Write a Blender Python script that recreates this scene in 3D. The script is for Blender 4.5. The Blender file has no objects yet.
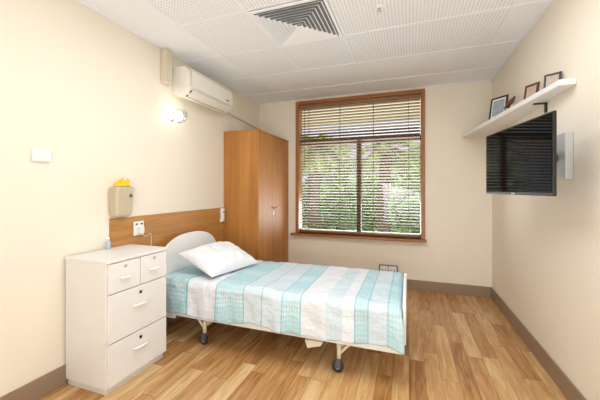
import bpy, bmesh, math, random
from mathutils import Vector, Matrix, noise
random.seed(4)
S = bpy.context.scene
COL = S.collection
R = math.radians
try:
    S.view_settings.view_transform = 'Standard'
except Exception:
    pass

# ---------------------------------------------------------------- materials
def lin(h):
    h = h.lstrip('#')
    out = []
    for i in (0, 2, 4):
        c = int(h[i:i+2], 16)/255
        out.append(c/12.92 if c <= .04045 else ((c+.055)/1.055)**2.4)
    return (*out, 1)

def new_mat(name):
    m = bpy.data.materials.new(name); m.use_nodes = True
    nt = m.node_tree
    return m, nt, nt.nodes['Principled BSDF']

def mat(name, col, rough=.5, metal=0, vary=.06, scale=8, bump=0, bscale=60, emit=0, spec=.5, alpha=1, ior=None):
    m, nt, b = new_mat(name)
    N, L = nt.nodes, nt.links
    tc = N.new('ShaderNodeTexCoord')
    nz = N.new('ShaderNodeTexNoise'); nz.inputs['Scale'].default_value = scale; nz.inputs['Detail'].default_value = 3
    L.new(tc.outputs['Object'], nz.inputs['Vector'])
    mx = N.new('ShaderNodeMix'); mx.data_type = 'RGBA'
    c = lin(col)
    mx.inputs[6].default_value = (c[0]*(1-vary), c[1]*(1-vary), c[2]*(1-vary), 1)
    mx.inputs[7].default_value = (min(1, c[0]*(1+vary)), min(1, c[1]*(1+vary)), min(1, c[2]*(1+vary)), 1)
    L.new(nz.outputs['Fac'], mx.inputs[0]); L.new(mx.outputs[2], b.inputs['Base Color'])
    b.inputs['Roughness'].default_value = rough; b.inputs['Metallic'].default_value = metal
    b.inputs['Specular IOR Level'].default_value = spec; b.inputs['Alpha'].default_value = alpha
    if ior: b.inputs['IOR'].default_value = ior
    if bump:
        n2 = N.new('ShaderNodeTexNoise'); n2.inputs['Scale'].default_value = bscale; n2.inputs['Detail'].default_value = 4
        L.new(tc.outputs['Object'], n2.inputs['Vector'])
        bp = N.new('ShaderNodeBump'); bp.inputs['Strength'].default_value = bump; bp.inputs['Distance'].default_value = .01
        L.new(n2.outputs['Fac'], bp.inputs['Height']); L.new(bp.outputs['Normal'], b.inputs['Normal'])
    if emit:
        b.inputs['Emission Color'].default_value = c; b.inputs['Emission Strength'].default_value = emit
    return m

def wood(name, c1, c2, axis='z', rough=.35, sc=14):
    m, nt, b = new_mat(name)
    N, L = nt.nodes, nt.links
    tc = N.new('ShaderNodeTexCoord'); mp = N.new('ShaderNodeMapping')
    s = [sc, sc, sc]; s['xyz'.index(axis)] = sc*.06
    mp.inputs['Scale'].default_value = s
    L.new(tc.outputs['Object'], mp.inputs['Vector'])
    n1 = N.new('ShaderNodeTexNoise'); n1.inputs['Scale'].default_value = 1; n1.inputs['Detail'].default_value = 5; n1.inputs['Distortion'].default_value = .6
    L.new(mp.outputs[0], n1.inputs['Vector'])
    n2 = N.new('ShaderNodeTexNoise'); n2.inputs['Scale'].default_value = 6; n2.inputs['Detail'].default_value = 2
    L.new(mp.outputs[0], n2.inputs['Vector'])
    ad = N.new('ShaderNodeMath'); ad.operation = 'MULTIPLY_ADD'; ad.inputs[1].default_value = .35
    L.new(n2.outputs['Fac'], ad.inputs[0]); L.new(n1.outputs['Fac'], ad.inputs[2])
    cr = N.new('ShaderNodeValToRGB')
    cr.color_ramp.elements[0].position = .42; cr.color_ramp.elements[0].color = lin(c1)
    cr.color_ramp.elements[1].position = .92; cr.color_ramp.elements[1].color = lin(c2)
    L.new(ad.outputs[0], cr.inputs[0]); L.new(cr.outputs[0], b.inputs['Base Color'])
    b.inputs['Roughness'].default_value = rough
    return m

def mathn(nt, op, a, b=None, c=None):
    n = nt.nodes.new('ShaderNodeMath'); n.operation = op
    for i, v in enumerate((a, b, c)):
        if v is None: continue
        if isinstance(v, (int, float)): n.inputs[i].default_value = v
        else: nt.links.new(v, n.inputs[i])
    return n.outputs[0]

def floor_mat():
    m, nt, b = new_mat('oak_plank_floor'); N, L = nt.nodes, nt.links
    tc = N.new('ShaderNodeTexCoord'); sp = N.new('ShaderNodeSeparateXYZ'); L.new(tc.outputs['Object'], sp.inputs[0])
    W, LN = .106, .9
    xs = mathn(nt, 'DIVIDE', sp.outputs[0], W); row = mathn(nt, 'FLOOR', xs)
    wn = N.new('ShaderNodeTexWhiteNoise'); wn.noise_dimensions = '1D'; L.new(row, wn.inputs['W'])
    ys = mathn(nt, 'ADD', mathn(nt, 'DIVIDE', sp.outputs[1], LN), mathn(nt, 'MULTIPLY', wn.outputs['Value'], 7.3))
    cell = mathn(nt, 'FLOOR', ys)
    cb = N.new('ShaderNodeCombineXYZ'); L.new(row, cb.inputs[0]); L.new(cell, cb.inputs[1])
    w2 = N.new('ShaderNodeTexWhiteNoise'); w2.noise_dimensions = '2D'; L.new(cb.outputs[0], w2.inputs['Vector'])
    mp = N.new('ShaderNodeMapping'); mp.inputs['Scale'].default_value = (24, 2.4, 1); L.new(tc.outputs['Object'], mp.inputs['Vector'])
    of = N.new('ShaderNodeVectorMath'); of.operation = 'ADD'; L.new(mp.outputs[0], of.inputs[0])
    c2 = N.new('ShaderNodeCombineXYZ'); L.new(mathn(nt, 'MULTIPLY', w2.outputs['Value'], 37), c2.inputs[1]); L.new(c2.outputs[0], of.inputs[1])
    nz = N.new('ShaderNodeTexNoise'); nz.inputs['Scale'].default_value = 1; nz.inputs['Detail'].default_value = 6; nz.inputs['Distortion'].default_value = 1.4
    L.new(of.outputs[0], nz.inputs['Vector'])
    f = mathn(nt, 'ADD', mathn(nt, 'MULTIPLY', w2.outputs['Value'], .46), mathn(nt, 'MULTIPLY', mathn(nt, 'SUBTRACT', nz.outputs['Fac'], .2), .95))
    # darker knots
    vo = N.new('ShaderNodeTexVoronoi'); vo.inputs['Scale'].default_value = 1
    mk = N.new('ShaderNodeMapping'); mk.inputs['Scale'].default_value = (7, 2.6, 1); L.new(tc.outputs['Object'], mk.inputs['Vector']); L.new(mk.outputs[0], vo.inputs['Vector'])
    kn = N.new('ShaderNodeMapRange'); kn.inputs[1].default_value = .04; kn.inputs[2].default_value = .16; kn.inputs[3].default_value = -.15; kn.inputs[4].default_value = 0
    L.new(vo.outputs['Distance'], kn.inputs[0]); f = mathn(nt, 'ADD', f, kn.outputs[0])
    cr = N.new('ShaderNodeValToRGB'); e = cr.color_ramp.elements
    e[0].position = .05; e[0].color = lin('#835733'); e[1].position = .92; e[1].color = lin('#e4c698')
    x = e.new(.33); x.color = lin('#b07f4d'); x = e.new(.6); x.color = lin('#cea36e')
    L.new(f, cr.inputs[0])
    fx = mathn(nt, 'FRACT', xs); fy = mathn(nt, 'FRACT', ys)
    s1 = mathn(nt, 'LESS_THAN', mathn(nt, 'MINIMUM', fx, mathn(nt, 'SUBTRACT', 1, fx)), .016)
    s2 = mathn(nt, 'LESS_THAN', mathn(nt, 'MINIMUM', fy, mathn(nt, 'SUBTRACT', 1, fy)), .003)
    seam = mathn(nt, 'MAXIMUM', s1, s2)
    mx = N.new('ShaderNodeMix'); mx.data_type = 'RGBA'; mx.inputs[7].default_value = lin('#7f5733')
    L.new(mathn(nt, 'MULTIPLY', seam, .6), mx.inputs[0]); L.new(cr.outputs[0], mx.inputs[6]); L.new(mx.outputs[2], b.inputs['Base Color'])
    b.inputs['Roughness'].default_value = .25
    return m

def ceiling_mat():
    m, nt, b = new_mat('perforated_ceiling_tile'); N, L = nt.nodes, nt.links
    tc = N.new('ShaderNodeTexCoord'); sp = N.new('ShaderNodeSeparateXYZ'); L.new(tc.outputs['Object'], sp.inputs[0])
    P = .025
    def d(o, off):
        return mathn(nt, 'ABSOLUTE', mathn(nt, 'SUBTRACT', mathn(nt, 'FRACT', mathn(nt, 'DIVIDE', mathn(nt, 'SUBTRACT', o, off), P)), .5))
    dx = d(sp.outputs[0], .09); dy = d(sp.outputs[1], 2.557)
    rr = mathn(nt, 'SQRT', mathn(nt, 'ADD', mathn(nt, 'MULTIPLY', dx, dx), mathn(nt, 'MULTIPLY', dy, dy)))
    dot = mathn(nt, 'LESS_THAN', rr, .22)
    lim = mathn(nt, 'MULTIPLY', mathn(nt, 'GREATER_THAN', sp.outputs[0], -1.715), mathn(nt, 'LESS_THAN', sp.outputs[1], 3.157))
    lim = mathn(nt, 'MULTIPLY', lim, mathn(nt, 'LESS_THAN', sp.outputs[0], .69))
    mx = N.new('ShaderNodeMix'); mx.data_type = 'RGBA'
    mx.inputs[6].default_value = lin('#f5f8fd'); mx.inputs[7].default_value = lin('#c8ccd3')
    L.new(mathn(nt, 'MULTIPLY', dot, lim), mx.inputs[0]); L.new(mx.outputs[2], b.inputs['Base Color'])
    b.inputs['Roughness'].default_value = .85
    return m

def blanket_mat():
    m, nt, b = new_mat('teal_striped_bedspread'); N, L = nt.nodes, nt.links
    tc = N.new('ShaderNodeTexCoord'); sp = N.new('ShaderNodeSeparateXYZ'); L.new(tc.outputs['Object'], sp.inputs[0])
    X0, X1 = -2.05, 0.
    f = mathn(nt, 'DIVIDE', mathn(nt, 'SUBTRACT', sp.outputs[0], X0), X1-X0)
    T, t2, PL, WH = '#8ec4cf', '#b9dce5', '#d3e2ec', '#e6eaf2'
    bands = [(-2.05, t2), (-1.76, T), (-1.745, WH), (-1.47, T), (-1.463, t2), (-1.22, T), (-1.214, PL), (-1.06, T), (-1.055, PL), (-.89, T), (-.883, t2), (-.75, T), (-.742, WH),
             (-.56, T), (-.555, PL), (-.44, WH), (-.36, T), (-.348, t2), (-.27, T), (-.263, PL), (-.14, T), (-.13, t2)]
    mask = [(-2.05, 1), (-1.76, 0), (-1.463, 1), (-1.22, 0), (-.883, 1), (-.75, 0), (-.348, .7), (-.27, .25), (-.13, .6)]
    def ramp(items, conv):
        cr = N.new('ShaderNodeValToRGB'); cr.color_ramp.interpolation = 'CONSTANT'
        e = cr.color_ramp.elements
        e[0].position = 0; e[0].color = conv(items[0][1])
        e[1].position = (items[1][0]-X0)/(X1-X0); e[1].color = conv(items[1][1])
        for x, c in items[2:]:
            k = e.new((x-X0)/(X1-X0)); k.color = conv(c)
        L.new(f, cr.inputs[0]); return cr.outputs[0]
    base = ramp(bands, lin); mk = ramp(mask, lambda v: (v, v, v, 1))
    yz = mathn(nt, 'ADD', sp.outputs[1], mathn(nt, 'MULTIPLY', sp.outputs[2], -1))
    a = mathn(nt, 'GREATER_THAN', mathn(nt, 'FRACT', mathn(nt, 'MULTIPLY', sp.outputs[0], 48)), .45)
    c = mathn(nt, 'GREATER_THAN', mathn(nt, 'FRACT', mathn(nt, 'MULTIPLY', yz, 30)), .4)
    blk = mathn(nt, 'GREATER_THAN', mathn(nt, 'FRACT', mathn(nt, 'MULTIPLY', yz, 3.2)), .42)
    h = mathn(nt, 'MULTIPLY', mathn(nt, 'MULTIPLY', a, c), mk)
    mx = N.new('ShaderNodeMix'); mx.data_type = 'RGBA'; mx.inputs[7].default_value = lin('#eaf1f7')
    L.new(mathn(nt, 'MULTIPLY', h, .65), mx.inputs[0]); L.new(base, mx.inputs[6])
    mx2 = N.new('ShaderNodeMix'); mx2.data_type = 'RGBA'; mx2.inputs[7].default_value = lin('#8ecad4')
    L.new(mathn(nt, 'MULTIPLY', mathn(nt, 'MULTIPLY', blk, mk), .3), mx2.inputs[0]); L.new(mx.outputs[2], mx2.inputs[6])
    ln = mathn(nt, 'LESS_THAN', mathn(nt, 'FRACT', mathn(nt, 'MULTIPLY', yz, 11)), .1)
    mx3 = N.new('ShaderNodeMix'); mx3.data_type = 'RGBA'; mx3.inputs[7].default_value = lin('#b3d6e0')
    L.new(mathn(nt, 'MULTIPLY', ln, .35), mx3.inputs[0]); L.new(mx2.outputs[2], mx3.inputs[6])
    L.new(mx3.outputs[2], b.inputs['Base Color']); b.inputs['Roughness'].default_value = .9
    nz = N.new('ShaderNodeTexNoise'); nz.inputs['Scale'].default_value = 9; nz.inputs['Detail'].default_value = 3; L.new(tc.outputs['Object'], nz.inputs['Vector'])
    bp = N.new('ShaderNodeBump'); bp.inputs['Strength'].default_value = .8; bp.inputs['Distance'].default_value = .035
    L.new(nz.outputs['Fac'], bp.inputs['Height']); L.new(bp.outputs['Normal'], b.inputs['Normal'])
    return m

def glass_mat(name, tint='#ffffff', gl=.04):
    m = bpy.data.materials.new(name); m.use_nodes = True; nt = m.node_tree; N, L = nt.nodes, nt.links
    N.remove(N['Principled BSDF'])
    t = N.new('ShaderNodeBsdfTransparent'); t.inputs[0].default_value = lin(tint)
    g = N.new('ShaderNodeBsdfGlossy'); g.inputs['Roughness'].default_value = .02
    mx = N.new('ShaderNodeMixShader'); mx.inputs[0].default_value = gl
    L.new(t.outputs[0], mx.inputs[1]); L.new(g.outputs[0], mx.inputs[2]); L.new(mx.outputs[0], N['Material Output'].inputs[0])
    return m

M = {}
M['wall'] = mat('cream_painted_wall', '#f1e9d9', .75, vary=.015, scale=3, bump=.12, bscale=90)
M['base'] = mat('taupe_vinyl_skirting', '#957f6a', .45, vary=.05)
M['ceil'] = ceiling_mat()
M['grid'] = mat('white_ceiling_grid', '#f5f7fc', .5, vary=.02)
M['floor'] = floor_mat()
M['white'] = mat('white_laminate', '#edecea', .4, vary=.02)
M['edge'] = mat('cream_edge_banding', '#e2dfd8', .4, vary=.03)
M['plast'] = mat('white_plastic', '#f4f4f2', .35, vary=.02)
M['bedw'] = mat('white_bed_laminate', '#f8f8f7', .35, vary=.01)
M['beige'] = mat('beige_powder_coat', '#e5dac2', .45, vary=.04)
M['black'] = mat('black_plastic', '#17181a', .4, vary=.1)
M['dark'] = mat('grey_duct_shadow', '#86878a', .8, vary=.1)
M['rubber'] = mat('black_rubber', '#2a2b2d', .6, vary=.1)
M['chrome'] = mat('chrome_metal', '#c9c9c9', .2, 1, vary=.03)
M['oak'] = wood('honey_oak_veneer', '#a96d2f', '#c68a46', 'z', .5)
M['oaky'] = wood('honey_oak_panel', '#a36c34', '#cb9654', 'y', .45)
M['frame'] = wood('brown_window_timber', '#8f562b', '#b0763f', 'z', .4)
M['framex'] = wood('brown_sill_timber', '#8c552b', '#ad7440', 'x', .4)
M['slat'] = wood('tan_blind_slat', '#7c5a3d', '#9f7a56', 'x', .5)
M['darkwood'] = wood('dark_brown_sash_timber', '#4a3023', '#62422f', 'x', .45)
M['acm'] = mat('warm_white_appliance', '#ece8de', .4, vary=.02)
M['trunk'] = mat('cream_trunking', '#dacfba', .5, vary=.03)
M['pouch'] = mat('taupe_dispenser_plastic', '#c6b79e', .4, vary=.03)
M['yellow'] = mat('yellow_glove_rubber', '#f4cc22', .5, vary=.08, bump=.3)
M['blue'] = mat('pale_blue_bottle', '#b4c7d4', .25, vary=.05)
M['pillow'] = mat('white_cotton', '#eff1f6', .9, vary=.02, bump=.7, bscale=7)
M['mattress'] = mat('pale_mattress_cover', '#dfe3e6', .8, vary=.03)
M['blanket'] = blanket_mat()
M['metalgrey'] = mat('light_grey_metal', '#c2c2c0', .4, .1, vary=.04)
M['dgrey'] = mat('dark_grey_plastic', '#55585a', .5, vary=.05)
M['glass'] = glass_mat('window_glass')
M['shade'] = glass_mat('clear_lamp_glass', '#f8fafa', .16)
M['bulb'] = mat('lamp_bulb', '#fff9ee', .4, emit=14)
M['paper'] = mat('photo_print_warm', '#b9a594', .5, vary=.5, scale=18)
M['paper2'] = mat('photo_print_cool', '#9aa4ad', .5, vary=.5, scale=22)
M['mount'] = mat('white_mount_card', '#efeeea', .7, vary=.02)
M['frameblk'] = mat('dark_picture_frame', '#2e2522', .4, vary=.1)
M['redwood'] = mat('red_brown_ornament', '#5c2e22', .45, vary=.15)
M['screen'] = mat('tv_screen_glass', '#0a0b0d', .03, vary=.1, ior=1.22)
M['bark'] = mat('palm_bark', '#6d614c', .9, vary=.3, scale=10, bump=.6, bscale=14)
M['frond'] = mat('palm_green', '#97b660', .5, vary=.25, scale=1.5)
M['leaf'] = mat('shrub_green', '#82a955', .5, vary=.35, scale=1.5)
M['grass'] = mat('lawn_green', '#9fb47c', .9, vary=.2, scale=2)
M['render'] = mat('pale_render', '#e4e6dc', .8, vary=.05)
M['roof'] = mat('grey_tile_roof', '#b5b4b0', .8, vary=.1)
M['eave'] = mat('cream_soffit', '#f6ead0', .7, vary=.03)

# ---------------------------------------------------------------- mesh builder
class MB:
    def __init__(s): s.bm = bmesh.new()
    def face(s, pts, smooth=False):
        vs = [s.bm.verts.new(p) for p in pts]; f = s.bm.faces.new(vs); f.smooth = smooth; return f
    def hexa(s, b4, t4):
        b = [s.bm.verts.new(p) for p in b4]; t = [s.bm.verts.new(p) for p in t4]
        s.bm.faces.new(b[::-1]); s.bm.faces.new(t)
        for i in range(4): s.bm.faces.new((b[i], b[(i+1) % 4], t[(i+1) % 4], t[i]))
        return s
    def box(s, x0, x1, y0, y1, z0, z1):
        return s.hexa([(x0, y0, z0), (x1, y0, z0), (x1, y1, z0), (x0, y1, z0)], [(x0, y0, z1), (x1, y0, z1), (x1, y1, z1), (x0, y1, z1)])
    def prism(s, poly, d0, d1, axis='y', smooth=False):
        def P(a, b, d):
            return {'y': (a, d, b), 'x': (d, a, b), 'z': (a, b, d)}[axis]
        A = [s.bm.verts.new(P(a, b, d0)) for a, b in poly]; B = [s.bm.verts.new(P(a, b, d1)) for a, b in poly]
        s.bm.faces.new(A); s.bm.faces.new(B[::-1]); n = len(poly)
        for i in range(n):
            f = s.bm.faces.new((A[i], B[i], B[(i+1) % n], A[(i+1) % n])); f.smooth = smooth
        return s
    def tube(s, pts, r, seg=10, caps=True):
        pts = [Vector(p) for p in pts]; rings = []
        rad = r if isinstance(r, (list, tuple)) else [r]*len(pts)
        up = None
        for i, p in enumerate(pts):
            t = (pts[min(i+1, len(pts)-1)]-pts[max(i-1, 0)]).normalized()
            if up is None:
                up = t.orthogonal().normalized()
            up = (up - t*up.dot(t)).normalized(); w = t.cross(up)
            rings.append([s.bm.verts.new(p+(up*math.cos(a)+w*math.sin(a))*rad[i]) for a in [2*math.pi*k/seg for k in range(seg)]])
        for i in range(len(rings)-1):
            for k in range(seg):
                f = s.bm.faces.new((rings[i][k], rings[i][(k+1) % seg], rings[i+1][(k+1) % seg], rings[i+1][k])); f.smooth = True
        if caps: s.bm.faces.new(rings[0][::-1]); s.bm.faces.new(rings[-1])
        return s
    def lathe(s, prof, mtx=None, seg=24):
        mtx = mtx or Matrix(); rings = []
        for r, z in prof:
            if r < 1e-5: rings.append([s.bm.verts.new(mtx @ Vector((0, 0, z)))])
            else: rings.append([s.bm.verts.new(mtx @ Vector((r*math.cos(2*math.pi*k/seg), r*math.sin(2*math.pi*k/seg), z))) for k in range(seg)])
        for a, b in zip(rings, rings[1:]):
            for k in range(seg):
                if len(a) == 1 and len(b) == 1: continue
                if len(a) == 1: q = (a[0], b[(k+1) % seg], b[k])
                elif len(b) == 1: q = (a[k], a[(k+1) % seg], b[0])
                else: q = (a[k], a[(k+1) % seg], b[(k+1) % seg], b[k])
                f = s.bm.faces.new(q); f.smooth = True
        return s
    def build(s, name, m, parent=None, bevel=0, loc=None, rot=None, keepn=False):
        if not keepn: bmesh.ops.recalc_face_normals(s.bm, faces=s.bm.faces[:])
        me = bpy.data.meshes.new(name); s.bm.to_mesh(me); s.bm.free()
        me.materials.append(m)
        o = bpy.data.objects.new(name, me); COL.objects.link(o)
        if parent: o.parent = parent
        if loc: o.location = loc
        if rot: o.rotation_euler = rot
        if bevel:
            b = o.modifiers.new('bevel', 'BEVEL'); b.width = bevel; b.segments = 3 if bevel > .01 else 2; b.limit_method = 'ANGLE'; b.angle_limit = R(40)
        return o

def thing(name, label, cat, loc=(0, 0, 0), rot=(0, 0, 0), group=None):
    o = bpy.data.objects.new(name, None); COL.objects.link(o); o.empty_display_size = .1
    o.location = loc; o.rotation_euler = rot
    return tag(o, label, cat, group)
def tag(o, label, cat, group=None):
    o['label'] = label; o['category'] = cat
    if group: o['group'] = group
    return o
def struct(o, label=None):
    o['kind'] = 'structure'
    if label: o['label'] = label
    return o

# ---------------------------------------------------------------- room shell
XL, XR, YB, YF, H = -2.165, .93, 4.2, -1.3, 2.6
WX0, WX1, WZ0, WZ1 = -1.565, .19, .66, 2.575
struct(MB().box(XL-.12, XR+.12, YF-.12, YB+.15, -.1, 0).build('floor', M['floor']))
struct(MB().box(XL-.12, XR+.12, YF-.12, YB+.15, H, H+.1).build('ceiling', M['ceil']))
struct(MB().box(XL-.12, XL, YF, YB, 0, H).build('wall_left', M['wall']))
struct(MB().box(XR, XR+.12, YF, YB, 0, H).build('wall_right', M['wall']))
struct(MB().box(XL-.12, XR+.12, YF-.12, YF, 0, H).build('wall_rear', M['wall']))
bw = MB()
bw.box(XL-.12, WX0, YB, YB+.15, 0, H); bw.box(WX1, XR+.12, YB, YB+.15, 0, H)
bw.box(WX0, WX1, YB, YB+.15, 0, WZ0); bw.box(WX0, WX1, YB, YB+.15, WZ1, H)
struct(bw.build('wall_back', M['wall']))
struct(MB().box(XL, XL+.012, YF, 3.22, 0, .13).build('baseboard_left', M['base'], bevel=.003))
struct(MB().box(XR-.012, XR, YF, YB, 0, .13).build('baseboard_right', M['base'], bevel=.003))
struct(MB().box(-1.67, XR-.012, YB-.012, YB, 0, .13).build('baseboard_back', M['base'], bevel=.003))
# ceiling grid
g = MB(); w = .009
for x in (-1.715, -1.115, -.515, .09, .69): g.box(x-w, x+w, YF, YB, H-.004, H)
for k in range(-5, 4):
    y = 2.557+.6*k
    if YF < y < YB: g.box(XL, XR, y-w, y+w, H-.0045, H)
g.box(XL, XL+.02, YF, YB, H-.006, H); g.box(XR-.02, XR, YF, YB, H-.006, H); g.box(XL, XR, YB-.02, YB, H-.006, H)
struct(g.build('trim_1', M['grid']), 'white ceiling grid bars')

# ---------------------------------------------------------------- window
fw = .05
f = MB()
f.box(WX0, WX0+fw, 4.175, 4.33, WZ0, WZ1); f.box(WX1-fw, WX1, 4.175, 4.33, WZ0, WZ1)
win = struct(f.build('window_1', M['frame'], bevel=.004), 'timber framed window with brown blind')
MB().box(WX0+fw, WX1-fw, 4.175, 4.33, WZ1-fw, WZ1).build('window_head', M['framex'], win, .004)
MB().box(WX0+fw, WX1-fw, 4.25, 4.33, WZ0, WZ0+.05).build('bottom_rail', M['framex'], win, .004)
MB().box(WX0-.06, WX1+.015, 4.11, 4.34, WZ0-.03, WZ0).build('window_sill', M['framex'], win, .006)
MB().box(WX0+fw, WX1-fw, 4.265, 4.32, 1.935, 2.005).build('transom', M['darkwood'], win, .004)
MB().box(-.69, -.63, 4.265, 4.32, WZ0+.05, 1.935).build('mullion', M['darkwood'], win, .004)
for a, b, c, d in ((WX0+fw, -.69, WZ0+.05, 1.935), (-.63, WX1-fw, WZ0+.05, 1.935), (WX0+fw, WX1-fw, 2.005, WZ1-fw)):
    MB().box(a, b, 4.292, 4.296, c, d).build('window_pane', M['glass'], win)

# blind
bl = thing('venetian_blind', 'tan wooden venetian blind with open slats covering the window', 'blind', (-.6875, 4.222, WZ0))
hw = (WX1-WX0)/2-fw-.008
MB().box(-hw, hw, -.026, .026, 1.815, 1.862).build('headrail', M['slat'], bl, .003)
sl = MB()
z = 1.79
ti = R(16)
while z > .07:
    c, s_ = .025*math.cos(ti), .025*math.sin(ti)
    t = .0017
    sl.hexa([(-hw, -c, z+s_-t), (hw, -c, z+s_-t), (hw, c, z-s_-t), (-hw, c, z-s_-t)],
            [(-hw, -c, z+s_+t), (hw, -c, z+s_+t), (hw, c, z-s_+t), (-hw, c, z-s_+t)])
    z -= .04
sl.build('slats', M['slat'], bl)
MB().box(-hw, hw, -.024, .024, .028, .046).build('bottom_rail', M['slat'], bl, .003)
for x in (-.68, -.23, .23, .68):
    MB().tube([(x, -.0275, .046), (x, -.0275, 1.82)], .0022, 6).tube([(x, .0275, .046), (x, .0275, 1.82)], .0022, 6).build('ladder_cord', M['slat'], bl)
MB().tube([(-.74, -.036, 1.83), (-.74, -.038, .95)], .004, 8).build('tilt_wand', M['slat'], bl)

# ---------------------------------------------------------------- ceiling diffuser, sprinkler
df = thing('air_diffuser', 'square white ceiling air vent with nested sloping louvres', 'air vent', (-.815, 2.257, H))
fr = MB()
a, b_ = .287, .265
for (x0, x1, y0, y1) in ((-a, a, -a, -b_), (-a, a, b_, a), (-a, -b_, -b_, b_), (b_, a, -b_, b_)): fr.box(x0, x1, y0, y1, -.018, -.0075)
fr.build('vent_frame', M['grid'], df, .002)
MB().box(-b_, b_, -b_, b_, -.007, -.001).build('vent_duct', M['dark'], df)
for k in range(8):
    o_, i_ = b_-.006-k*.032, b_-.006-k*.032-.018
    lv = MB(); zo, zi, t = -.025, -.0095, .0012
    O = [(-o_, -o_), (o_, -o_), (o_, o_), (-o_, o_)]; I = [(-i_, -i_), (i_, -i_), (i_, i_), (-i_, i_)]
    for q in range(4):
        p0, p1, r1, r0 = O[q], O[(q+1) % 4], I[(q+1) % 4], I[q]
        lv.hexa([(*p0, zo-t), (*p1, zo-t), (*r1, zi-t), (*r0, zi-t)], [(*p0, zo), (*p1, zo), (*r1, zi), (*r0, zi)])
    lv.build('louvre', M['grid'], df)
sp = thing('sprinkler_head', 'small round sprinkler fitting on the ceiling to the right of the vent', 'sprinkler', (-.2, 2.24, H))
MB().lathe([(0, 0), (.034, 0), (.032, -.008), (.02, -.012), (0, -.012)]).build('escutcheon', M['grid'], sp)
MB().lathe([(0, -.012), (.009, -.012), (.009, -.026), (.014, -.028), (.014, -.031), (0, -.031)], seg=14).build('nozzle', M['metalgrey'], sp)

# ---------------------------------------------------------------- wardrobe
wd = thing('wardrobe', 'tall honey oak two door wardrobe in the corner beside the window', 'wardrobe', (XL+.004, 3.235, 0))
WD, WL, WH = .48, .955, 2.01
MB().box(0, WD-.02, 0, WL, .08, WH-.02).build('carcass', M['oak'], wd, .002)
MB().box(0, WD+.004, -.004, WL, WH-.02, WH).build('top_panel', M['oak'], wd, .002)
MB().box(.02, WD-.05, .02, WL-.02, 0, .08).build('plinth', M['dark'], wd)
for i, (y0, y1) in enumerate(((.003, WL/2-.002), (WL/2+.002, WL-.003))):
    d = MB().box(WD-.019, WD, y0, y1, .085, WH-.024).build('door', M['oak'], wd, .0025)
    ky = y1-.045 if i == 0 else y0+.045
    mt = Matrix.Translation((WD, ky, 1.05)) @ Matrix.Rotation(R(90), 4, 'Y')
    MB().lathe([(0, 0), (.007, 0), (.007, .014), (.016, .02), (.015, .028), (0, .031)], mt, 16).build('knob', M['chrome'], d)
MB().box(WD, WD+.002, WL/2-.065, WL/2-.035, .96, 1.0).build('lock_plate', M['metalgrey'], wd)

# ---------------------------------------------------------------- bedhead wall panel & wall fittings
MBp = MB().box(XL+.001, XL+.012, 1.707, 3.228, .55, 1.072).build('bedhead_panel', M['oaky'], bevel=.003)
tag(MBp, 'long honey oak board fixed to the wall behind the bed', 'wall panel')

hs = thing('call_handset', 'small white nurse call handset in a holder beside the wardrobe', 'handset', (XL+.0125, 3.17, .9))
MB().box(0, .016, -.026, .026, 0, .05).build('holder', M['plast'], hs, .003)
MB().box(.0, .034, -.021, .021, .008, .165).build('handset_body', M['plast'], hs, .006)
MB().box(.034, .036, -.01, .01, .11, .13).build('button', M['dgrey'], hs, .001)

ou = thing('power_outlet', 'white double power outlet with plug on the oak panel above the drawers', 'power outlet', (XL+.0125, 1.963, .97))
MB().box(0, .01, -.05, .05, -.058, .058).build('cover_plate', M['plast'], ou, .003)
MB().box(.01, .014, -.035, -.015, .03, .042).build('switch', M['dgrey'], ou)
MB().box(.01, .014, .015, .035, .03, .042).build('switch', M['dgrey'], ou)
pl = thing('phone_charger', 'white plug-in charger with a thin looping cord above the drawers', 'charger', (XL+.023, 1.963, .97))
MB().box(0, .035, -.024, .024, -.04, .012).build('plug', M['plast'], pl, .004)
cp = [(.03, .0, -.04), (.036, .008, -.058), (.042, .022, -.068), (.046, .04, -.066), (.048, .056, -.056), (.048, .068, -.05), (.046, .078, -.058), (.044, .084, -.08), (.042, .087, -.12), (.04, .088, -.18), (.04, .086, -.25), (.04, .08, -.34)]
MB().tube(cp, .002, 6).build('cord', M['plast'], pl)

th = thing('wall_control', 'small white rectangular wall control on the bare left wall', 'wall switch', (XL, 1.245, 1.507))
MB().box(.001, .022, -.052, .052, -.036, .036).build('housing', M['plast'], th, .006)
MB().box(.022, .024, -.035, -.012, -.014, .014).build('button', M['plast'], th, .001)

gd = thing('glove_dispenser', 'beige wall mounted glove holder above the chest of drawers', 'dispenser', (XL+.001, 1.775, 1.085))
MB().hexa([(0, -.074, 0), (.082, -.074, 0), (.082, .074, 0), (0, .074, 0)], [(0, -.083, .236), (.1, -.083, .236), (.1, .083, .236), (0, .083, .236)]).build('holder_body', M['pouch'], gd, .022)
MB().box(.0935, .0985, .03, .055, .15, .175).build('maker_badge', M['dgrey'], gd, .002)
gl = MB()
bmg = gl.bm
rs = []
for i in range(15):
    ph = i/14*math.pi/2*1.0
    ring = []
    for k in range(30):
        a0 = 2*math.pi*k/30
        p = Vector((.04*math.cos(a0)*math.cos(ph), .068*math.sin(a0)*math.cos(ph), .04*math.sin(ph)))
        nn = noise.noise(p*42)*.02+noise.noise(p*90)*.01
        p += p.normalized()*nn*math.sin(ph+.12) if p.length else Vector()
        p.z = max(0, p.z)
        ring.append(bmg.verts.new(p))
    rs.append(ring)
for i in range(14):
    for k in range(30):
        ff = bmg.faces.new((rs[i][k], rs[i][(k+1) % 30], rs[i+1][(k+1) % 30], rs[i+1][k])); ff.smooth = True
bmg.faces.new(rs[0][::-1]); bmg.faces.new(rs[-1])
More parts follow.
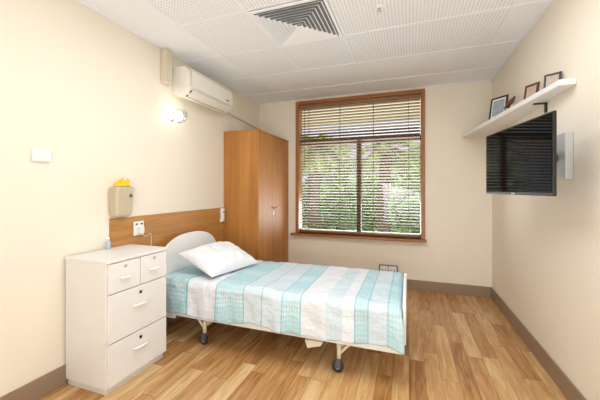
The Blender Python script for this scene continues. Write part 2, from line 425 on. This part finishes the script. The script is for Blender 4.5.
for (x0, y0, x1, y1, hh) in ((.01, .03, .005, .045, .058), (0, .0, -.01, .01, .066), (.02, -.03, .03, -.05, .05), (-.01, .045, 0, .066, .05)):
    gl.tube([(x0, y0, .02), ((x0+x1)/2, (y0+y1)/2, hh*.7), (x1, y1, hh)], [.014, .011, .005], 8)
gv = gl.build('rubber_gloves', M['yellow'], loc=(XL+.053, 1.775, 1.3225))
tag(gv, 'bunched yellow rubber gloves poking out of the beige holder', 'gloves')

# air conditioner
ac = thing('air_conditioner', 'white split air conditioner mounted high on the left wall', 'air conditioner', (XL+.001, 2.36, 2.2))
prof = [(0, .03), (0, .275), (.13, .275), (.175, .262), (.2, .22), (.205, .14), (.2, .075), (.16, .02), (.12, 0), (.06, 0)]
MB().prism(prof, 0, .76, 'y').build('housing', M['acm'], ac, .006)
MB().prism([(.207, .075), (.211, .14), (.206, .222), (.182, .262), (.186, .264), (.212, .224), (.217, .14), (.213, .073)], .03, .73, 'y').build('front_panel', M['acm'], ac)
MB().hexa([(.125, .05, -.002), (.19, .05, .045), (.19, .71, .045), (.125, .71, -.002)], [(.122, .05, .004), (.187, .05, .052), (.187, .71, .052), (.122, .71, .004)]).build('air_slot', M['dgrey'], ac)
MB().hexa([(.14, .06, -.004), (.205, .06, .048), (.205, .7, .048), (.14, .7, -.004)], [(.138, .06, .0), (.203, .06, .053), (.203, .7, .053), (.138, .7, .0)]).build('air_vane', M['acm'], ac)
MB().box(.2175, .219, .6, .66, .1, .112).build('badge', M['dgrey'], ac)
o = MB().box(XL+.001, XL+.065, 2.215, 2.3, 2.28, H-.008).build('pipe_cover', M['trunk'], bevel=.006)
tag(o, 'cream vertical pipe cover running from air conditioner to ceiling', 'pipe cover')
o = MB().hexa([(XL+.001, 3.122, 2.262), (XL+.022, 3.122, 2.262), (XL+.022, 4.195, 2.2), (XL+.001, 4.195, 2.2)],
              [(XL+.001, 3.122, 2.282), (XL+.022, 3.122, 2.282), (XL+.022, 4.195, 2.22), (XL+.001, 4.195, 2.22)]).build('cable_trunking', M['trunk'], bevel=.002)
tag(o, 'thin cream cable trunking sloping along the wall above wardrobe', 'cable trunking')

# wall lamp
wl = thing('wall_lamp', 'small glass bowl wall lamp below the air conditioner', 'wall lamp', (XL, 2.35, 2.0))
my = Matrix.Rotation(R(90), 4, 'Y')
MB().lathe([(0, .001), (.045, .001), (.045, .014), (.02, .02), (0, .02)], my, 20).build('backplate', M['plast'], wl)
MB().tube([(.015, 0, -.02), (.05, 0, -.06), (.085, 0, -.066)], .006, 8).build('arm', M['chrome'], wl)
MB().lathe([(0, -.08), (.03, -.078), (.062, -.06), (.084, -.025), (.09, .015), (.084, .05), (.08, .05), (.086, .015), (.08, -.023), (.059, -.056), (.028, -.073), (0, -.075)], Matrix.Translation((.092, 0, 0)) @ Matrix.Scale(.92, 4), 28).build('glass_shade', M['shade'], wl)
MB().lathe([(0, -.05), (.018, -.046), (.036, -.024), (.04, .002), (.03, .026), (.012, .037), (0, .04)], Matrix.Translation((.09, 0, 0)), 18).build('bulb', M['bulb'], wl)
MB().lathe([(0, -.064), (.014, -.064), (.014, -.051), (0, -.0505)], Matrix.Translation((.09, 0, 0)), 16).build('bulb_holder', M['chrome'], wl)

# low outlet on back wall
lo = thing('low_wall_outlet', 'grey and white multi socket outlet low on the wall under window', 'power outlet', (-.26, YB, .24))
MB().box(-.12, .12, -.022, -.001, -.055, .055).build('surround', M['dgrey'], lo, .003)
MB().box(-.105, -.004, -.027, -.022, -.04, .045).build('socket_plate', M['plast'], lo, .002)
MB().box(.004, .105, -.027, -.022, -.04, .045).build('socket_plate', M['plast'], lo, .002)
for x in (-.075, -.035, .035, .075): MB().box(x-.007, x+.007, -.029, -.027, -.018, -.004).build('switch', M['dgrey'], lo)

# ---------------------------------------------------------------- chest of drawers
ch = thing('chest_of_drawers', 'white bedside chest with two small and two deep drawers', 'chest of drawers', (XL+.014, 1.384, 0))
CD, CW, CH = .385, .492, .85
MB().box(0, CD-.018, 0, CW, .04, CH-.02).build('carcass', M['white'], ch, .002)
MB().box(0, CD+.006, -.006, CW+.006, CH-.02, CH).build('top_panel', M['white'], ch, .004)
MB().box(.01, CD-.03, .01, CW-.01, 0, .04).build('plinth', M['edge'], ch)
def drawer(y0, y1, z0, z1, big):
    d = MB().box(CD-.017, CD, y0, y1, z0, z1).build('drawer', M['white'], ch, .003)
    c = (y0+y1)/2; zc = (z0+z1)/2 + (.03 if big else -.01); hwid = .06 if big else .042
    pts = []
    for k in range(11):
        u = k/10*2-1
        pts.append((CD+.003+.02*(1-u**4), c+u*hwid, zc+.002*(1-u*u)))
    MB().tube(pts, [.006+.004*(1-abs(k/5-1)) for k in range(11)], 8).build('handle', M['plast'], d)
    mt = Matrix.Translation((CD, c, z1-.045 if big else z1-.03)) @ Matrix.Rotation(R(90), 4, 'Y')
    MB().lathe([(0, 0), (.011, 0), (.011, .004), (0, .004)], mt, 16).build('lock', M['black'] if big else M['metalgrey'], d)
drawer(.006, CW/2-.003, .635, .825, False); drawer(CW/2+.003, CW-.006, .635, .825, False)
drawer(.006, CW-.006, .322, .628, True); drawer(.006, CW-.006, .05, .315, True)

bt = thing('sanitiser_bottle', 'small pale blue bottle standing at the back of the chest top', 'bottle', (-2.115, 1.66, CH+.001))
MB().lathe([(0, 0), (.014, 0), (.016, .005), (.016, .055), (.011, .064), (.009, .07), (0, .07)], seg=16).build('bottle_body', M['blue'], bt)
MB().lathe([(0, .07), (.01, .07), (.01, .088), (0, .09)], seg=14).build('cap', M['plast'], bt)

# ---------------------------------------------------------------- bed
BX0, BX1, BY0, BY1 = -2.09, -.02, 2.1, 2.97
bed = thing('hospital_bed', 'white framed adjustable care bed on castors with curved headboard', 'bed', (0, 0, 0))
def endboard(x0, x1, zb, zs, zc, name, e=.5):
    cy = (BY0+BY1)/2; hw = (BY1-BY0)/2-.02; poly = [(cy-hw, zb), (cy+hw, zb)]
    for k in range(33):
        u = math.sin((1-k/16)*math.pi/2); poly.append((cy+hw*u, zs+(zc-zs)*max(0, 1-abs(u)**2.6)**e))
    MB().prism(poly, x0, x1, 'x').build(name, M['bedw'], bed, .006)
endboard(BX0, BX0+.028, .27, .66, .865, 'headboard', .62)
endboard(BX1-.022, BX1, .27, .5, .575, 'footboard')
for y in (BY0+.02, BY1-.05):
    MB().box(BX0+.03, BX1-.024, y, y+.03, .205, .262).build('side_rail', M['bedw'], bed, .004)
for x in (-1.607, -.468):
    MB().box(x-.025, x+.025, BY0+.05, BY1-.05, .155, .204).build('cross_bar', M['beige'], bed, .004)
sf = MB()
sf.box(BX0+.04, BX1-.05, BY0+.052, BY1-.052, .265, .29)
sf.build('mattress_deck', M['beige'], bed, .003)
MB().box(-1.75, -.35, 2.5, 2.58, .12, .2).build('lift_beam', M['beige'], bed, .006)
MB().tube([(-1.5, 2.36, .24), (-.65, 2.36, .15)], .022, 12).build('actuator', M['dgrey'], bed)
MB().box(BX0+.03, BX0+.2, BY0-.004, BY0+.018, .19, .25).build('rail_bracket', M['bedw'], bed, .004)
MB().hexa([(-.70, BY0+.01, .14), (-.60, BY0+.01, .17), (-.60, BY0+.05, .17), (-.70, BY0+.05, .14)], [(-.72, BY0+.01, .2), (-.58, BY0+.01, .203), (-.58, BY0+.05, .203), (-.72, BY0+.05, .2)]).build('link_bracket', M['beige'], bed, .003)
for x, sx in ((-1.607, -1), (-.468, 1)):
    MB().tube([(x, BY0+.035, .13), (x+sx*.07, BY0+.035, .206)], .011, 8).build('leg_brace', M['beige'], bed)
    for y in (BY0+.03, BY1-.04):
        lg = MB().tube([(x, y, .095), (x, y, .206)], .016, 12).build('leg', M['beige'], bed)
        cf = MB().box(x-.016, x+.016, y-.02, y+.02, .084, .102); cf.box(x-.024, x+.014, y-.02, y-.016, .035, .088); cf.box(x-.024, x+.014, y+.016, y+.02, .035, .088)
        cf.build('caster_fork', M['dgrey'], lg, .002)
        mt = Matrix.Translation((x-.01, y-.012, .042)) @ Matrix.Rotation(R(-90), 4, 'X')
        MB().lathe([(0, 0), (.025, 0), (.029, .002), (.038, .002), (.042, .006), (.042, .018), (.038, .022), (.029, .022), (.025, .024), (0, .024)], mt, 24).build('wheel', M['rubber'], lg)
        MB().lathe([(0, -.0035), (.015, -.0035), (.017, -.001), (.017, .0), (0, .0)], mt, 16).build('wheel_hub', M['metalgrey'], lg)

mb = MB().box(BX0+.032, BX1-.028, BY0+.01, BY1-.01, .292, .505).build('mattress', M['mattress'], bevel=.035)
tag(mb, 'pale thick mattress under the teal striped bedspread', 'mattress')

# bedspread: a folded grid hugging the mattress
bs = MB(); bm = bs.bm
y_lo, y_hi = BY0-.012, BY1+.006
x_lo, x_hi = BX0+.04, BX1-.026
NX, NY = 190, 110
rows = []
def nsd(x, y):
    v = Vector((x*4, y*2.2, 3.1))
    return .011*noise.noise(v)+.009*noise.noise(v*2.7)+.005*noise.noise(v*6)+.004
for i in range(NX+1):
    x = x_lo + (x_hi-x_lo)*i/NX
    row = []
    ln = .268+.008*math.sin(x*7)+.005*math.sin(x*19+1)
    tot0, tot1 = y_lo-ln, y_hi+.24
    for j in range(NY+1):
        s = tot0+(tot1-tot0)*j/NY
        p = min(max(s, y_lo), y_hi)
        r = .04
        zt = .528+nsd(x, s)
        yy = p
        z = zt
        xx = x
        if s < y_lo+r:
            k = min(1, (y_lo+r-s)/(r*1.57))
            a = k*math.pi/2
            yy = y_lo+r-r*math.sin(a); z = zt-r+r*math.cos(a)
            if k >= 1:
                extra = (y_lo+r-s)-r*1.57
                z = zt-r-extra
                q = min(1, extra/.15)
                yy = y_lo-.006-.03*extra + (.012*math.sin(x*15+1.5*math.sin(x*3))+.007*math.sin(x*37+.7))*q
                xx = x + .02*q*max(0, (x+.35)/.35)
        elif s > y_hi-r:
            k = min(1, (s-y_hi+r)/(r*1.57)); a = k*math.pi/2
            yy = y_hi-r+r*math.sin(a); z = zt-r+r*math.cos(a)
            if k >= 1:
                extra = (s-y_hi+r)-r*1.57; z = zt-r-extra; yy = y_hi+.004*math.sin(x*15)
        if x < x_lo+.03: z -= .012*(1-(x-x_lo)/.03)
        if x > x_hi-.04 and y_lo < s < y_hi: z -= .03*((x-x_hi+.04)/.04)**2
        row.append(bm.verts.new((xx, yy, z)))
    rows.append(row)
for i in range(NX):
    for j in range(NY):
        fc = bm.faces.new((rows[i][j], rows[i+1][j], rows[i+1][j+1], rows[i][j+1])); fc.smooth = True
bo = bs.build('bedspread', M['blanket'])
sd = bo.modifiers.new('solid', 'SOLIDIFY'); sd.thickness = .006; sd.offset = 0
tag(bo, 'teal and white striped bedspread draped over the bed', 'bedspread')

# pillow
pb = MB(); bm = pb.bm; n = 48; L_, W_, T_ = .225, .295, .1
def pt(u, v, sgn):
    e = max(0, (1-abs(u)**3.2))**.55*max(0, (1-abs(v)**3.2))**.55
    x = L_*u*(1-.05*(1-v*v)); y = W_*v*(1-.04*(1-u*u))
    zz = (T_*1.12 if sgn > 0 else T_*.6)*e
    nv = Vector((u*1.6+4, v*2+1, sgn*3))
    if sgn > 0: zz += e**.5*(.016*noise.noise(nv)+.014*noise.noise(nv*2.2+Vector((1, 2, 0)))+.008*noise.noise(nv*4.5))
    return (x, y, sgn*zz)
top = {}; bot = {}
for i in range(n+1):
    for j in range(n+1):
        u, v = math.sin((i/n*2-1)*math.pi/2), math.sin((j/n*2-1)*math.pi/2)
        top[i, j] = bm.verts.new(pt(u, v, 1))
        bot[i, j] = top[i, j] if i in (0, n) or j in (0, n) else bm.verts.new(pt(u, v, -1))
for i in range(n):
    for j in range(n):
        a = bm.faces.new((top[i, j], top[i+1, j], top[i+1, j+1], top[i, j+1])); a.smooth = True
        b2 = (bot[i, j], bot[i, j+1], bot[i+1, j+1], bot[i+1, j])
        try:
            b2 = bm.faces.new(b2); b2.smooth = True
        except ValueError: pass
po = pb.build('pillow', M['pillow'], loc=(-1.69, 2.47, .64), rot=(R(0), R(19), R(-12)))
tag(po, 'plump white pillow leaning against the curved headboard', 'pillow')

# ---------------------------------------------------------------- right wall: shelf, frames, tv
sh = thing('wall_shelf', 'white tapering wall shelf holding photo frames above the television', 'shelf', (XR, 2.24, 1.92))
MB().prism([(-.001, 0), (-.085, 0), (-.33, 1.93), (-.001, 1.93)], 0, .036, 'z').build('shelf_board', M['white'], sh, .003)
for y in (.42, 1.5):
    k = MB(); k.box(-.012, -.001, y-.012, y+.012, -.07, 0); k.box(-.08, -.012, y-.012, y+.012, -.008, 0)
    k.build('bracket', M['black'] if y < 1 else M['white'], sh)
SZ = 1.957
def frame(loc, w_, h_, ang, fm, pm, label, bw_=.012, lean=10):
    t = thing('picture_frame', label, 'picture frame', loc, (R(-lean), 0, R(ang)), 'framed photos along the wall shelf')
    f = MB(); hw_ = w_/2
    f.box(-hw_, hw_, -.006, .006, 0, bw_); f.box(-hw_, hw_, -.006, .006, h_-bw_, h_)
    f.box(-hw_, -hw_+bw_, -.006, .006, bw_, h_-bw_); f.box(hw_-bw_, hw_, -.006, .006, bw_, h_-bw_)
    f.build('frame_border', fm, t, .0015)
    MB().box(-hw_+bw_, hw_-bw_, -.001, .004, bw_, h_-bw_).build('mount_card', M['mount'], t)
    q = w_*.16
    MB().box(-hw_+q, hw_-q, -.003, -.001, h_*.15, h_*.86).build('photo_print', pm, t)
    MB().hexa([(-.012, .05, .006), (.012, .05, .006), (.012, .054, .006), (-.012, .054, .006)], [(-.012, .006, h_*.7), (.012, .006, h_*.7), (.012, .010, h_*.7), (-.012, .010, h_*.7)]).build('strut', fm, t)
frame((.775, 3.32, SZ), .17, .215, -52, M['frameblk'], M['paper2'], 'largest dark photo frame, at the far end of the shelf', .016)
frame((.865, 2.83, SZ), .085, .085, -75, M['frameblk'], M['paper2'], 'small square dark photo frame beside the red brown ornament', .01, 14)
frame((.84, 2.69, SZ), .11, .12, -60, M['redwood'], M['paper'], 'mid sized brown photo frame in the middle of the shelf', .015)
frame((.874, 2.42, SZ), .09, .1, -36, M['frameblk'], M['paper'], 'small dark photo frame nearest the near end of the shelf')
og = thing('shelf_ornament', 'small red brown slanted ornament between the frames on the shelf', 'ornament', (.79, 3.0, SZ), (0, 0, R(-50)))
MB().lathe([(0, 0), (.03, 0), (.032, .008), (.02, .014), (0, .014)], seg=16).build('ornament_base', M['frameblk'], og)
MB().tube([(-.045, 0, .03), (-.02, 0, .038), (.02, 0, .075), (.05, 0, .11)], [.006, .018, .02, .004], 10).tube([(0, 0, .012), (0, 0, .06)], .006, 8).build('ornament_figure', M['redwood'], og)
cd = thing('greeting_card', 'small folded white card standing behind the red brown ornament', 'card', (.83, 3.14, SZ), (0, 0, R(-60)))
MB().hexa([(-.035, -.02, 0), (.035, -.02, 0), (.035, -.018, 0), (-.035, -.018, 0)], [(-.035, -.001, .09), (.035, -.001, .09), (.035, .001, .09), (-.035, .001, .09)]).build('card_front', M['mount'], cd)
MB().hexa([(-.035, .02, 0), (.035, .02, 0), (.035, .018, 0), (-.035, .018, 0)], [(-.035, .0012, .09), (.035, .0012, .09), (.035, -.0, .0905), (-.035, -.0, .0905)]).build('card_back', M['paper'], cd)

# television
tc = Vector((.638, 2.345, 1.487)); ang = math.atan2(-.983, .181)
tv = thing('television', 'black flat television angled from the right wall on an arm', 'television', (tc.x, tc.y, tc.z), (0, 0, ang))
TW, TH = .80, .45
MB().box(-TW/2, TW/2, 0, .018, -TH/2, TH/2).build('television_casing', M['black'], tv, .004)
MB().box(-TW/2+.14, TW/2-.14, .018, .04, -TH/2+.05, TH/2-.12).build('rear_housing', M['black'], tv, .01)
MB().box(-TW/2+.01, TW/2-.01, -.0015, .0, -TH/2+.018, TH/2-.01).build('screen', M['screen'], tv)
MB().box(-.02, .02, -.002, 0, -TH/2+.006, -TH/2+.012).build('badge', M['metalgrey'], tv)
mo = thing('tv_wall_mount', 'light grey metal wall mount and arm holding the television', 'tv mount', (XR, 2.39, 1.5))
MB().box(-.045, -.001, -.12, .105, -.145, .145).build('wall_plate', M['metalgrey'], mo, .008)
MB().tube([(-.045, 0, 0), (-.06, 0, 0)], .03, 16).build('pivot', M['dgrey'], mo)
MB().hexa([(-.21, -.055, -.025), (-.21, -.035, -.025), (-.05, .01, -.025), (-.05, -.01, -.025)], [(-.21, -.055, .025), (-.21, -.035, .025), (-.05, .01, .025), (-.05, -.01, .025)]).build('arm', M['black'], mo, .004)
MB().box(-.24, -.21, -.1, .02, -.09, .09).build('screen_plate', M['black'], mo, .003)

# ---------------------------------------------------------------- outside
struct(MB().box(-14, 12, YB+.15, 26, -.5, -.4).build('garden_lawn', M['grass']), 'green lawn outside the window')
struct(MB().box(-5, 4, YB+.16, 5.6, 2.5, 2.56).build('eave_soffit', M['eave']), 'cream eave above the window outside')
def palm(x, y, h, r, n, L0, label):
    t = thing('palm_tree', label, 'palm tree', (x, y, -.4), group='palms outside the window')
    MB().tube([(.04*math.sin(k*1.1), .03*math.cos(k), h*k/8) for k in range(9)], [r*(1.25-.35*k/8) for k in range(9)], 14).build('trunk', M['bark'], t)
    fb = MB()
    for i in range(n):
        az = i*2.399+random.random()*.3; el = random.uniform(-.35, 1.2); Lf = L0*random.uniform(.8, 1.1)
        d = Vector((math.cos(az), math.sin(az), 0)); side = Vector((-d.y, d.x, 0)); pts = []
        for k in range(13):
            q = k/12; pts.append(Vector((0, 0, h)) + d*(Lf*q*math.cos(el*(1-q*.4))) + Vector((0, 0, Lf*(q*math.sin(el)-.75*q*q))))
        fb.tube(pts, [.014*(1-.8*k/12) for k in range(13)], 5)
        for k in range(1, 12):
            for e in (0, .5):
                p = pts[k].lerp(pts[min(k+1, 12)], e); q = (k+e)/12
                ll = Lf*.34*math.sin(math.pi*min(1, q*.9+.1))**.6
                tdir = (pts[min(k+1, 12)]-pts[k-1]).normalized()
                for sg in (-1, 1):
                    dr = (side*sg+tdir*.7+Vector((0, 0, -.35+random.uniform(-.2, .2)))).normalized()
                    tip = p+dr*ll+Vector((0, 0, -.12*ll)); w2 = tdir*.034
                    fb.face([p-w2, p+w2, tip])
    fb.build('fronds', M['frond'], t, keepn=True)
palm(-2.2, 7.2, 2.8, .16, 24, .88, 'thick trunked palm outside behind the left window pane')
palm(-.5, 6.6, 2.6, .12, 22, .74, 'slender palm outside behind the right window pane')
palm(.6, 10.8, 2.8, .13, 24, 1.5, 'short bushy palm outside at the right edge of window')
palm(-3.2, 11.4, 3.1, .13, 24, 1.6, 'farther palm outside at the left edge of window')
def shrub(x, y, rx, h, n, label):
    t = thing('garden_shrub', label, 'shrub', (x, y, -.4), group='shrubs outside the window')
    b = MB()
    for i in range(n):
        a = random.uniform(0, 6.283); u = random.random()**.4; zz = random.random()
        rr = rx*u*math.sqrt(max(.05, 1-(zz-.45)**2*2.6))
        p = Vector((rr*math.cos(a), rr*math.sin(a), .1+zz*h)); q = Vector((random.uniform(-1, 1), random.uniform(-1, 1), random.uniform(-.4, 1))).normalized()
        s2 = q.orthogonal().normalized()*.075; ln = random.uniform(.2, .36)
        b.face([p, p+q*ln*.5+s2, p+q*ln, p+q*ln*.5-s2])
    b.build('foliage', M['leaf'], t, keepn=True)
    st = MB()
    st.tube([(0, 0, 0), (.05*rx, 0, h*.4), (0, .1*rx, h*.8)], [.05, .03, .01], 8)
    st.build('stem', M['bark'], t)
shrub(-3.7, 8.9, .6, 2.5, 460, 'leafy green shrub outside at the left edge of window')
shrub(-2.1, 9.2, .58, 2.3, 440, 'leafy green shrub outside beside the thick trunked palm')
shrub(.1, 8.3, .5, 2.5, 420, 'tall green shrub outside behind the slender palm')
shrub(-1.15, 10.6, .5, 2.0, 340, 'pale green shrub outside midway between the two nearest palms')
hg = thing('garden_hedge', 'long clipped green hedge outside in front of the pale building', 'hedge', (-2, 13.8, -.4))
hb = MB()
for i in range(3600):
    p = Vector((random.uniform(-5.5, 5), random.uniform(-.4, .4), random.uniform(.05, 1.7)+.2*random.random()))
    q = Vector((random.uniform(-1, 1), random.uniform(-1, .4), random.uniform(-.4, 1))).normalized(); s2 = q.orthogonal().normalized()*.1; ln = random.uniform(.2, .4)
    hb.face([p, p+q*ln*.5+s2, p+q*ln, p+q*ln*.5-s2])
hb.build('hedge_foliage', M['leaf'], hg, keepn=True)
nb = thing('neighbouring_building', 'pale rendered building with grey roof seen through the blind', 'building', (-2, 16, -.4))
MB().box(-7, 6, 0, 4, 0, 3.2).build('building_wall', M['render'], nb)
MB().hexa([(-7.5, -.6, 3.2), (6.5, -.6, 3.2), (6.5, 4.6, 3.2), (-7.5, 4.6, 3.2)], [(-5, 1.8, 4.5), (4, 1.8, 4.5), (4, 2.2, 4.5), (-5, 2.2, 4.5)]).build('roof', M['roof'], nb)
for x in (-3.5, .2, 2.8):
    wn = MB().box(x, x+1.2, -.04, -.001, 1, 2.3).build('window', M['plast'], nb)
    MB().box(x+.07, x+1.13, -.05, -.041, 1.07, 2.23).build('pane', M['dgrey'], wn)

# ---------------------------------------------------------------- light
def area(name, loc, rot, sx, sy, p, col=(1, 1, 1)):
    l = bpy.data.lights.new(name, 'AREA'); l.shape = 'RECTANGLE'; l.size = sx; l.size_y = sy; l.energy = p; l.color = col
    o = bpy.data.objects.new(name, l); COL.objects.link(o); o.location = loc; o.rotation_euler = rot; return o
area('overhead_fill_lamp', (-.45, 1.6, 2.57), (0, 0, 0), 1.6, 1.4, 30, (.965, .985, 1))  # unseen fill lamp added overhead to brighten the room, not a real fitting
area('rear_fill_lamp', (-.0, -1.15, 1.0), (R(118), 0, R(-8)), 1.5, 1.7, 66, (.95, .978, 1))  # fill lamp added behind the camera; the rear wall has no door
area('outside_fill_lamp', (-.69, 5.2, .7), (R(-112), 0, 0), 2.4, .8, 75, (.94, .975, 1))  # lamp added outside, tilted up, to boost the light through the blind
sl_ = bpy.data.lights.new('sun', 'SUN'); sl_.energy = 2.6; sl_.angle = R(2); so = bpy.data.objects.new('sun', sl_); COL.objects.link(so)
so.rotation_euler = (R(38), 0, R(-20)); so.location = (0, 0, 8)
wd_ = bpy.data.worlds.new('sky'); S.world = wd_; wd_.use_nodes = True
bg = wd_.node_tree.nodes['Background']; bg.inputs[0].default_value = (.9, .95, 1, 1); bg.inputs[1].default_value = 1.15

# ---------------------------------------------------------------- camera
cam = bpy.data.cameras.new('camera'); co = bpy.data.objects.new('camera', cam); COL.objects.link(co)
co.location = (0, 0, 1.3); co.rotation_euler = (R(90), 0, R(19.7))
cam.sensor_width = 36; cam.lens = 305*36/600; cam.shift_y = -11/600; cam.clip_start = .05
S.camera = co
